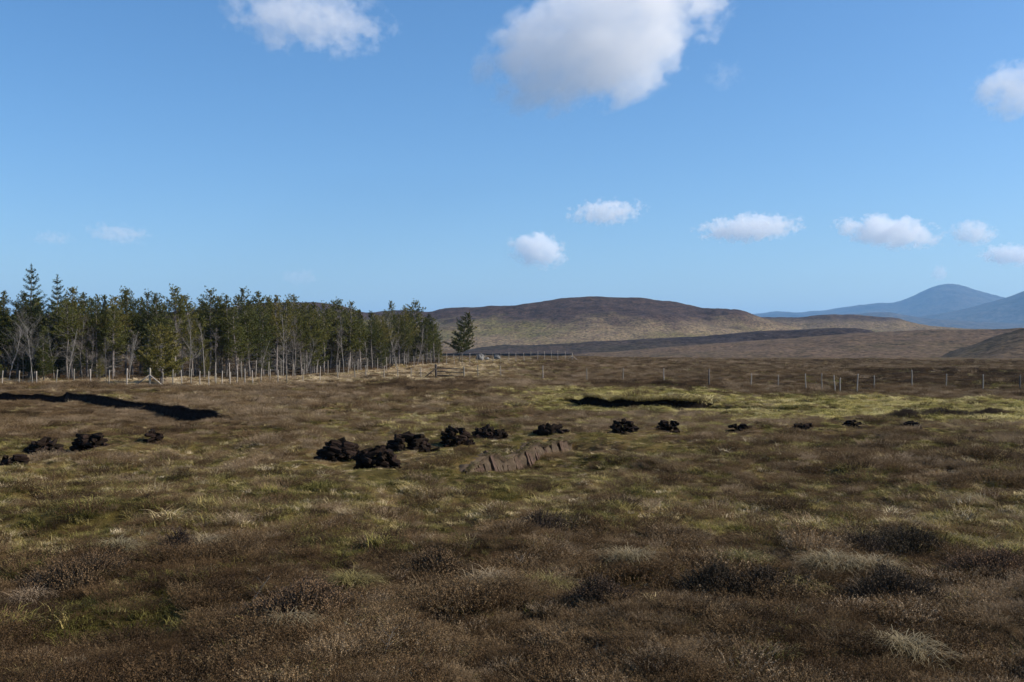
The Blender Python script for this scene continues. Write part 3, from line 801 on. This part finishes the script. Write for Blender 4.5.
tops = [(4, 290), (17, 293), (72, 288), (88, 292), (97, 296), (105, 294), (114, 296), (125, 290), (133, 291), (148, 293), (158, 294), (174, 288), (183, 295), (193, 296), (209, 290), (217, 297), (226, 294), (237, 296), (250, 289), (262, 291), (269, 297), (277, 295), (286, 299), (295, 294), (306, 303), (314, 302), (324, 304), (349, 302), (360, 309), (372, 312), (393, 302), (404, 308), (426, 314), (434, 318), (-22, 291), (-45, 294)]
for px, py in tops:
    d = dF(px) + rt.uniform(2.5, 9); x, y = XY(px, d)
    put_tree('pine_tree', rt.choice(PINES), x, y, H_at(py - 1, x, y), rt.uniform(0, 6.28), 'pine with its tip on the skyline, %s' % place_words(px, [q for q, _ in tops]), SKY_G)
for k in range(150):                    # the depth of the wood
    px = rt.uniform(-60, 435) if k < 105 else rt.uniform(300, 438); d = dF(px) + (rt.uniform(1.0, 15) if k % 2 else rt.uniform(14, 27)); x, y = XY(px, d)
    top = np.interp(px, [0, 280, 340, 430], [299, 301, 310, 319]) + rt.uniform(-3, 13)
    put_tree('pine_tree', (rt.choice(PINES) if k % 2 else rt.choice(FULL)), x, y, H_at(top, x, y), rt.uniform(0, 6.28), 'dark green pine standing among others inside the wood', 'pines inside the wood')
EDGE = [-30 + k * 11.0 + rt.uniform(-8, 8) for k in range(43)]
for k, px in enumerate(EDGE):          # front edge
    d = dF(px) + rt.uniform(-1.2, 2.5); x, y = XY(px, d)
    top = np.interp(px, [0, 250, 340, 430], [326, 326, 328, 335]) + rt.uniform(-16, 18)
    if k % 5 == 2:
        put_tree('pine_tree', rt.choice(FULL), x, y, H_at(top + 12, x, y), rt.uniform(0, 6.28), 'low young pine at the edge, %s' % place_words(px, EDGE[2::5]), 'young pines along the wood edge')
    else:
        put_tree('bare_tree', rt.choice(BARE), x, y, H_at(top, x, y), rt.uniform(0, 6.28), 'bare grey tree, %s' % place_words(px, [q for i, q in enumerate(EDGE) if i % 5 != 2]), 'bare trees along the wood edge')
def single(name, kit, px, top, d, label, rz=0.0):
    x, y = XY(px, d); return put_tree(name, kit, x, y, H_at(top, x, y), rz, label)
single('spruce_tree', spruce(401, 10.5, 2.5), 31, 263, 92, 'tallest spruce with a pointed tip standing above the wood')
single('spruce_tree', spruce(402, 10, 1.9), 57, 274, 93, 'second tallest spruce, just right of the tallest one')
single('pine_tree', pine(411, 8.5, .55, 1.2, 1.0, dense=1.2), 337, 298, 136, 'pine with a round clipped looking top on the skyline')
single('pine_tree', pine(412, 8.5, .6, 1.5, 1.0, dense=1.1), 414, 301, 160, 'umbrella topped pine near the right end of the wood')
single('pine_tree', pine(413, 7, .2, 2.1, .4, lean=.20, dense=1.4), 459, 312, 168, 'lone leaning pine outside the right end of the wood', 0.1)
single('pine_tree', pine(414, 5, .10, 2.0, .8, olive=True, dense=1.6), 161, 325, 84, 'broad bushy olive green pine beside the fence corner post')
single('bare_tree', bare_tree(421, 5.2, -.22, True, .5), 33, 326, 85.5, 'white barked dead tree leaning left under the tallest spruce')
single('bare_tree', bare_tree(422, 6, -.25, True, .3, .8), 396, 322, 150, 'pale leaning bare trunk near the right end of the wood')

# ------------------------------------------------------------------ fences
def post_mesh(seed, h, r, sides=8):
    rg = np.random.default_rng(seed)
    b = MB(); z = np.array([-.4, 0, .35 * h, .7 * h, h - .03, h]); rr = r * np.array([1.05, 1.03, 1, .97, .95, .78])
    P = np.column_stack([rg.normal(0, .006, 6), rg.normal(0, .006, 6), z]); b.tube(P, rr, sides)
    return b.mesh('fence_post', False)
POSTS = [post_mesh(k, 1.28, .042) for k in range(4)]
TALL = [post_mesh(20 + k, 1.75, .04) for k in range(4)]
STRAIN = post_mesh(40, 1.5, .085, 10)
THIN = post_mesh(41, 1.3, .06, 10)
rf = random.Random(5)
def fence(pl, label, meshes, h, wires=4, strainers=(), braces=True, pm=None):
    pm = pm or M['post']
    """pl: list of (px, distance); each entry one post"""
    x0, y0 = XY(*pl[0]); root = empty('fence', (x0, y0, tz(x0, y0))); base = Vector(root.location); tag(root, label, 'fence', None)
    tops = []
    for k, (px, d) in enumerate(pl):
        x, y = XY(px, d); p = Vector((x, y, tz(x, y)))
        st = k in strainers
        o = obj('strainer_post' if st else 'fence_post', (STRAIN if braces else THIN) if st else rf.choice(meshes), pm, root)
        o.location = p - base
        lx, ly = (0, 0) if st else (rf.gauss(0, .035), rf.gauss(0, .035))
        o.rotation_euler = (lx, ly, rf.uniform(0, 6)); s = 1 if st else rf.uniform(.9, 1.07); o.scale = (1, 1, s)
        tops.append((p - base, h * s))
        if st and braces:
            for sg in (-1, 1):
                b = MB(); q = Vector(XY(px + sg * 15 * 80 / d, d)).to_3d(); q.z = tz(q.x, q.y) + .05
                b.tube(np.array([list(p - base + Vector((0, -.05, .95))), list(q - base)]), .05, 6); obj('brace', b.mesh('brace'), M['post'], root)
    for w in range(wires):
        f = .18 + .78 * w / (wires - 1); b = MB()
        P = []
        for (a, ha), (c, hc) in zip(tops[:-1], tops[1:]):
            for t in (0, .5):
                q = a.lerp(c, t); P.append([q.x, q.y, q.z + (ha * (1 - t) + hc * t) * f - (.02 if t else 0)])
        a, ha = tops[-1]; P.append([a.x, a.y, a.z + ha * f])
        b.tube(np.array(P), .0025, 3); obj('wire', b.mesh('wire'), M['wire'], root)
    return root
left = [(-70, 81), (-52, 80.5), (-34, 80), (-16, 80), (2, 80), (19, 80), (37, 79.5), (56, 79.5), (74, 79.5), (91, 79.5), (109, 79.5), (127, 79.3), (150, 79)]
fence(left, 'post and wire fence in front of the left end of the wood', POSTS, 1.25, strainers=(12,))
midl = [(163, 80), (173, 80.5), (182, 81), (191, 81.5), (200, 82), (209, 82.5), (216, 82.8), (222, 83), (230, 83.5), (237, 84), (245, 84.5), (253, 85), (261, 86), (270, 86.5), (278, 87), (287, 88), (303, 90), (320, 91.5), (338, 93), (355, 95), (366, 96), (384, 97.5), (398, 98.5), (411, 99), (421, 100)]
fence(midl, 'post and wire fence running from the corner post to the gate', POSTS, 1.25)
tall = []
px = 215.0
while px < 575:
    d = np.interp(px, [215, 300, 400, 480, 575], [92, 112, 138, 158, 186]); tall.append((px, d)); px += 2.0 * FPX / d * rf.uniform(.55, .72)
fence(tall, 'long tall fence of close set posts along the foot of the wood', TALL, 1.75, wires=6, strainers=(len(tall) - 1,))
right1 = [(478, 99), (501, 97), (543, 94), (587, 91), (623, 89), (664, 86), (709, 82)]
fence(right1, 'sparse wire fence crossing the moor right of the gate', POSTS, 1.25, strainers=(6,), braces=False, pm=M['post_grey'])
right2 = [(751, 80), (778, 79), (806, 77), (822, 77), (835, 76), (840, 75.5), (857, 75), (874, 77), (912, 78), (946, 78), (983, 77), (1020, 74), (1058, 73)]
fence(right2, 'wire fence with leaning posts above the green grass at right', POSTS, 1.25, strainers=(11,), braces=False, pm=M['post_grey'])
def gate():
    d = 101.0; x0, y0 = XY(436, d); x1, y1 = XY(464, d - .5); z0 = tz(x0, y0); z1 = tz(x1, y1)
    root = empty('field_gate', (x0, y0, z0)); tag(root, 'dark wooden field gate with a thick hanging post', 'gate')
    me = post_mesh(60, 1.5, .12, 10); me2 = post_mesh(61, 1.25, .07, 8)
    obj('gate_post', me, M['post_dark'], root); o = obj('gate_post', me2, M['post'], root); o.location = (x1 - x0, y1 - y0, z1 - z0)
    for k, h in enumerate((.35, .72, 1.08)):
        b = MB(); b.tube(np.array([[.05, 0, h + .05], [(x1 - x0) / 2, -.02, h], [x1 - x0 - .04, y1 - y0, z1 - z0 + h - .05]]), .045, 4); obj('gate_rail', b.mesh('gate_rail'), M['post_dark'], root)
    b = MB(); b.tube(np.array([[0, -.08, 1.1], [-1.3, -.08, tz(x0 - 1.3, y0) - z0 + .05]]), .06, 6); obj('brace', b.mesh('brace'), M['post_dark'], root)
gate()

# ------------------------------------------------------------------ rocks
def rock(px, py, d, w, h, label, seed):
    rg = np.random.default_rng(seed); x, y = XY(px, d)
    b = bmesh.new(); bmesh.ops.create_icosphere(b, subdivisions=3, radius=1)
    for v in b.verts:
        n = float(fbm(np.array([v.co.x * 1.6 + seed]), np.array([v.co.y * 1.6 + v.co.z * 2]), seed, 4, .6)[0])
        v.co = v.co * (1 + .35 * n); v.co = Vector((v.co.x * w / 2, v.co.y * w / 2.4, v.co.z * h * .62))
    me = bpy.data.meshes.new('boulder'); b.to_mesh(me); b.free()
    o = obj('boulder', me, M['rock'], None, (x, y, tz(x, y) + h * .32)); tag(o, label, 'boulder')
rock(480, 345, 182, 1.5, 1.5, 'pale grey boulder beside the lone leaning pine', 3)
rock(497, 346, 190, 1.2, 1.0, 'smaller grey boulder right of the pale one', 5)
rock(487, 348, 184, .8, .5, 'low grey stone between the two boulders', 8)

# ------------------------------------------------------------------ single plants of the foreground
def sprigs(P, rg, ln=.3, w=.007, nl=7, lean=.45, outc=None):
    """heather sprigs at points P: bent stems and small leafy bits -> (stemV, stemQ, leafV, leafQ)"""
    k = len(P); a = rg.uniform(0, 2 * np.pi, k)
    o = np.stack([np.cos(a), np.sin(a), np.zeros(k)], 1) * rg.uniform(0, lean, k)[:, None]
    if outc is not None: o = o * .6 + outc
    L_ = ln * rg.uniform(.55, 1.15, k)
    up = np.array([0, 0, 1.0])
    f = lambda t: P + o * (L_ * t * (1 + .5 * t))[:, None] + up * (L_ * t * (1 - .15 * t))[:, None]
    s = np.stack([np.cos(a + 1.57), np.sin(a + 1.57), np.zeros(k)], 1) * w * .45
    rows = []
    for t in (0, .5, 1): rows += [f(t) - s * (1 - .6 * t), f(t) + s * (1 - .6 * t)]
    SV = np.stack(rows, 1).reshape(-1, 3); i0 = np.arange(k)[:, None] * 6 + np.array([[0, 2]]); SQ = np.stack([i0, i0 + 1, i0 + 3, i0 + 2], -1).reshape(-1, 4)
    LV = []
    for q in range(nl):
        t = .25 + .78 * (q + rg.random(k)) / nl; t = np.minimum(t, 1.02)
        p = P + o * (L_ * t * (1 + .5 * t))[:, None] + up * (L_ * t * (1 - .15 * t))[:, None]
        d = rg.normal(0, .8, (k, 3)) + [0, 0, .7]; d /= np.linalg.norm(d, axis=1)[:, None]
        l = (rg.uniform(.016, .036, k) * (ln / .3))[:, None]; ss = np.cross(d, rg.normal(0, 1, (k, 3))); ss /= np.linalg.norm(ss, axis=1)[:, None]; ss = ss * (w * rg.uniform(.6, 1.2, k))[:, None]
        LV.append(np.stack([p, p + d * l * .5 + ss, p + d * l, p + d * l * .5 - ss], 1))
    LV = np.stack(LV, 1).reshape(-1, 3); LQ = np.arange(len(LV)).reshape(-1, 4)
    return SV, SQ, LV, LQ

def heather_bush(px, py, wpx, label, dark=True, tall=.29):
    p = ground_at(px, py); w = wpx * p.y / FPX; rg = np.random.default_rng(int(px * 7 + py))
    n = int(800 * min(w, 1.6) ** 2) + 200
    r = np.sqrt(rg.random(n)) * w / 2; a = rg.uniform(0, 6.283, n)
    wob = 1 + .3 * np.sin(a * 3 + px) + .22 * np.sin(a * 5 + py) + rg.normal(0, .18, n)
    x = r * np.cos(a) * wob; y = r * np.sin(a) * wob * .7; q = np.clip(1 - (r / (w / 2)) ** 2, 0, 1)
    z = terrain(x + p.x, y + p.y) - p.z + q * tall * .75 * (1 + .35 * vn(x * 4, y * 4, int(px))) - .03
    P = np.column_stack([x, y, z])
    o = np.column_stack([x, y, x * 0]) / (w / 2) * .55
    SV, SQ, LV, LQ = sprigs(P, rg, tall * .62, .008, 9, .5, o)
    root = empty('heather_bush', p); tag(root, label, 'heather bush', 'heather bushes in the foreground')
    obj('stem', make_mesh('stem', SV, SQ), M['stem'], root)['kind'] = 'stuff'
    obj('foliage', make_mesh('foliage', LV, LQ), M['heather_dark' if dark else 'heather_bush'], root)['kind'] = 'stuff'
BUSH = [(715, 592, 60, 'dark round heather bush at the left of the dark pair in the right foreground', True), (765, 597, 75, 'dark heather bush at the right of the dark pair in the right foreground', True),
        (890, 598, 85, 'large dark heather bush below the straw tussock', True), (908, 552, 80, 'dark heather bush above and right of the straw tussock', True),
        (862, 556, 45, 'small dark heather bush just left of the straw tussock', True), (985, 575, 75, 'brown heather bush near the right edge', False),
        (540, 532, 62, 'wide dark heather bush in the middle of the moor', True), (600, 606, 50, 'dark heather bush in the hollow at bottom centre', True),
        (182, 553, 26, 'small dark heather bush beside a pale grass tuft at left', True), (440, 575, 60, 'brown heather bush left of the pale grass patch at centre', False),
        (75, 585, 80, 'purplish brown heather bush at the lower left', False), (300, 610, 90, 'wide brown heather bush at the bottom left of centre', False),
        
        (905, 417, 34, 'dark heather clump in the green grass at right, left of three', True), (945, 416, 46, 'widest dark heather clump in the green grass at right', True), (988, 416, 36, 'dark heather clump in the green grass close to the right edge', True)]
for b in BUSH: heather_bush(*b[:4], dark=b[4])

def tussock(px, py, wpx, label, m, ln=.42, dens=1.0):
    p = ground_at(px, py); w = wpx * p.y / FPX; rg = np.random.default_rng(int(px * 3 + py))
    n = int(38 * dens * max(w, .3)) + 8
    r = np.sqrt(rg.random(n)) * w * .32; a = rg.uniform(0, 6.283, n)
    x = r * np.cos(a); y = r * np.sin(a) * .8
    P = np.column_stack([x, y, terrain(x + p.x, y + p.y) - p.z + .10 * np.clip(1 - (r / (w * .32)) ** 2, 0, 1)])
    V, Q = blades(P, 12, ln * .6, .07, rg, .005, .9, 4, outw=np.column_stack([x, y, 0 * x]) / (w * .4))
    o = obj('grass_tussock', make_mesh('grass_tussock', V, Q), m, None, p); tag(o, label, 'grass tussock', 'pale grass tussocks on the moor')
TUSS = [(832, 568, 75, 'big straw coloured grass tussock among dark heather at right', 'straw'), (872, 572, 40, 'narrow straw tussock just right of the big one', 'straw'),
        (628, 562, 40, 'small pale tussock left of the dark heather at right', 'straw'), (738, 566, 55, 'yellowish grass tussock behind the dark heather pair', 'tuss_green'),
        (795, 598, 55, 'yellow green grass tussock between two dark heather bushes', 'tuss_green'), (905, 655, 70, 'wide flattened straw patch at the bottom right', 'straw'),
         (485, 588, 40, 'pale straw tussock at bottom centre', 'straw'), (548, 592, 45, 'yellow grass tussock left of the hollow', 'tuss_green'),
        (118, 553, 40, 'pale grass tuft at the left of the foreground', 'straw'), (205, 548, 38, 'pale grass tuft right of the small dark bush', 'straw'), (350, 590, 55, 'yellow green grass tuft below the middle of the moor', 'tuss_green'),
        (290, 632, 30, 'straw tuft near the bottom left of centre', 'straw'), (30, 606, 40, 'straw tuft near the lower left corner', 'straw')]
for t in TUSS: tussock(*t[:4], M[t[4]])
def stalk(px, py, top, dx, label):
    p = ground_at(px, py); s = p.y / FPX; H = (py - top) * s
    b = MB(); t = np.linspace(0, 1, 6); b.tube(np.column_stack([dx * s * t ** 1.4, 0 * t, H * t - .03]), .005 * (1 - .6 * t), 4)
    for k in range(5):
        f = .4 + .12 * k; q = np.array([dx * s * f ** 1.4, 0, H * f]); b.tube(np.array([q, q + [(-1) ** k * .07, .02, .07]]), np.array([.003, .0015]), 3)
    tag(obj('dead_stalk', b.mesh('dead_stalk'), M['dead'], None, p), label, 'dead stalk', 'bare stalks in the foreground')
stalk(248, 612, 574, 22, 'thin bare leaning stalk at the left of the foreground'); stalk(383, 662, 628, 10, 'thin bare upright stalk at the bottom left of centre'); stalk(517, 572, 556, 4, 'short pale stalk in the middle of the foreground')

# ------------------------------------------------------------------ ground cover
def source(name, meshes, m):
    c = bpy.data.collections.new(name)
    for k, me in enumerate(meshes):
        me.materials.append(m)
        o = bpy.data.objects.new('%s_%02d' % (name, k), me); c.objects.link(o)
    return c
def heather_variant(seed):
    rg = np.random.default_rng(seed); n = 125
    r = np.sqrt(rg.random(n)) * .2; a = rg.uniform(0, 6.283, n)
    P = np.column_stack([r * np.cos(a), r * np.sin(a), .05 * (1 - (r / .2) ** 2) - .04])
    SV, SQ, LV, LQ = sprigs(P, rg, .17, .0036, 15, .6, np.column_stack([P[:, 0], P[:, 1], 0 * r]) * 2.2)
    b = MB(); b.add(SV, SQ); b.add(LV, LQ); return b.mesh('heather')
def grass_variant(seed, ln=.24, n=50, w=.0045, droop=.55, r0=.13):
    rg = np.random.default_rng(seed); r = np.sqrt(rg.random(n)) * r0; a = rg.uniform(0, 6.283, n)
    P = np.column_stack([r * np.cos(a), r * np.sin(a), 0 * r - .02]); V, Q = blades(P, 1, ln, .01, rg, w, droop, 3)
    b = MB(); b.add(V, Q); return b.mesh('grass')
src_h = source('heather_source', [heather_variant(500 + k) for k in range(6)], M['heather'])
src_g = source('grass_source', [grass_variant(520 + k, .14 + .025 * (k % 3), 60) for k in range(6)], M['grass'])
src_e = source('green_source', [grass_variant(540 + k, .22, 70, .006, .9, .15) for k in range(5)], M['green'])

def scatter(name, P, idx, rot, scl, tint, coll, label, cat):
    me = bpy.data.meshes.new(name); me.vertices.add(len(P)); me.vertices.foreach_set('co', P.astype(np.float32).ravel())
    for nm, ty, v in (('idx', 'INT', idx.astype(np.int32)), ('tint', 'FLOAT', tint.astype(np.float32))):
        a = me.attributes.new(nm, ty, 'POINT'); a.data.foreach_set('value', v)
    for nm, v in (('rot', rot), ('scl', scl)):
        a = me.attributes.new(nm, 'FLOAT_VECTOR', 'POINT'); a.data.foreach_set('vector', v.astype(np.float32).ravel())
    o = obj(name, me)
    g = bpy.data.node_groups.new(name, 'GeometryNodeTree')
    g.interface.new_socket('Geometry', in_out='INPUT', socket_type='NodeSocketGeometry'); g.interface.new_socket('Geometry', in_out='OUTPUT', socket_type='NodeSocketGeometry')
    N, L = g.nodes, g.links
    gi = N.new('NodeGroupInput'); go = N.new('NodeGroupOutput'); iop = N.new('GeometryNodeInstanceOnPoints'); ci = N.new('GeometryNodeCollectionInfo')
    ci.inputs['Collection'].default_value = coll; ci.inputs['Separate Children'].default_value = True; ci.inputs['Reset Children'].default_value = True
    def na(nm, ty):
        a = N.new('GeometryNodeInputNamedAttribute'); a.data_type = ty; a.inputs['Name'].default_value = nm; return a.outputs['Attribute']
    e2r = N.new('FunctionNodeEulerToRotation'); L.new(na('rot', 'FLOAT_VECTOR'), e2r.inputs[0])
    mp = N.new('GeometryNodeMeshToPoints'); L.new(gi.outputs[0], mp.inputs['Mesh'])
    L.new(mp.outputs[0], iop.inputs['Points']); L.new(ci.outputs[0], iop.inputs['Instance']); iop.inputs['Pick Instance'].default_value = True
    L.new(na('idx', 'INT'), iop.inputs['Instance Index']); L.new(e2r.outputs[0], iop.inputs['Rotation']); L.new(na('scl', 'FLOAT_VECTOR'), iop.inputs['Scale'])
    L.new(iop.outputs[0], go.inputs[0])
    md = o.modifiers.new('scatter', 'NODES'); md.node_group = g
    return tag(o, label, cat, kind='stuff')

def ring_points(r0, r1, dens, half):
    n = int(dens * half * (r1 ** 2 - r0 ** 2)); r = np.sqrt(rng.uniform(r0 ** 2, r1 ** 2, n)); a = rng.uniform(-half, half, n)
    return r * np.sin(a), r * np.cos(a), r
rings = [(5, 8, 45, .75, .85), (8, 17, 72, .62, .95), (17, 28, 52, .58, 1.05), (28, 45, 32, .57, 1.15), (45, 75, 16, .56, 1.4), (75, 130, 5.5, .55, 1.7), (130, 300, 1.4, .54, 2.3)]
X, Y, S = [], [], []
for r0, r1, de, half, sc in rings:
    x, y, r = ring_points(r0, r1, de, half); X.append(x); Y.append(y); S.append(np.full(len(x), sc))
for nm in ('left', 'cut', 'stream'):          # wet floors of the cuttings, grown over closely
    pts, dep, wf = BANKS[nm]; Pb = np.array(pts); x0, x1 = Pb[:, 0].min() - 2, Pb[:, 0].max() + 2; y0, y1 = Pb[:, 1].min() - wf * .8, Pb[:, 1].max() + 1
    nn = int((x1 - x0) * (y1 - y0) * 55); x = rng.uniform(x0, x1, nn); y = rng.uniform(y0, y1, nn)
    dist, sg, fr = seg_dist(x, y, pts); mk = (sg > 0) & (dist < wf * .75) & (fr > .002) & (fr < .998)
    X.append(x[mk]); Y.append(y[mk]); S.append(np.full(mk.sum(), 1.0))
X = np.concatenate(X); Y = np.concatenate(Y); S = np.concatenate(S)
H, G, Tn, HT = cover(X, Y)
keep = np.ones(len(X), bool)
for nm, (pts, dep, wf) in BANKS.items():
    dist, sg, fr = seg_dist(X, Y, pts)
    keep &= ~((dist < (.5 if nm != 'cut' else .32)) & (sg > 0)); keep &= ~((dist < .2) & (sg < 0))
X, Y, S, H, G, Tn, HT = [a[keep] for a in (X, Y, S, H, G, Tn, HT)]
Z = terrain(X, Y); n = len(X); u = rng.random(n)
Hs = .10 + .72 * smooth(H, .2, .8)
for nm in ('left',):
    dist, sg, fr = seg_dist(X, Y, BANKS[nm][0]); Hs = Hs + .3 * (sg > 0) * (1 - smooth(dist, 3, 12))
dist, sg, fr = seg_dist(X, Y, BANKS['stream'][0]); lip = (sg < 0) & (dist < 3.2) & (fr > .002) & (fr < .998)
G = np.where(lip, np.maximum(G, .9), G); Tn = np.where(lip, Tn + .2, Tn)
kind = np.where(u < G, 2, np.where(rng.random(n) < Hs, 0, 1))
rot = np.column_stack([rng.normal(0, .13, n), rng.normal(0, .13, n), rng.uniform(0, 6.283, n)])
mound = .74 + 1.1 * np.maximum(fbm(X / .5, Y / .5, 90, 2) + .05, 0) + .2 * fbm(X / 3, Y / 4, 93, 2)
low = np.ones(n)
for nm, (pts, dep, wf) in BANKS.items():
    dist, sg, fr = seg_dist(X, Y, pts)
    b0 = {'stream': .95, 'left': .75}.get(nm, .55)
    low = low * np.where(sg > 0, b0 + (1 - b0) * smooth(dist, .3 * wf, wf * .8), 1)
for hx, hy, hw in HEAP_AT:
    low = low * (1 - .7 * (1 - smooth(np.hypot((X - hx) / (hw * .5 + .6), (Y - hy + 1.2) / (hw * .4 + 2.2)), .7, 1.2)))
sc = S * rng.uniform(.65, 1.25, n) * mound * np.where(lip, rng.uniform(.9, 1.9, n), 1)
scl = np.column_stack([sc * low ** .3, sc * low ** .3, sc * low * rng.uniform(.55, .95, n)])
P = np.column_stack([X, Y, Z])
for kd, nm, coll, nv, tint, lab, cat, mul in ((0, 'heather_cover', src_h, 6, HT, 'brown low heather growing all over the moor', 'heather', 1.0), (1, 'moor_grass', src_g, 6, Tn, 'short straw and olive moor grass between the heather', 'grass', 1.0), (2, 'green_grass', src_e, 5, Tn, 'long bright green grass along the wet ground', 'grass', 1.0)):
    m = kind == kd
    scatter(nm, P[m], rng.integers(0, nv, m.sum()), rot[m], scl[m] * mul, np.clip(tint[m] + rng.normal(0, .2, m.sum()) + .38 * (rng.random(m.sum()) < .13) - .25 * (rng.random(m.sum()) < .15), 0, 1), coll, lab, cat)
print('plants', n)
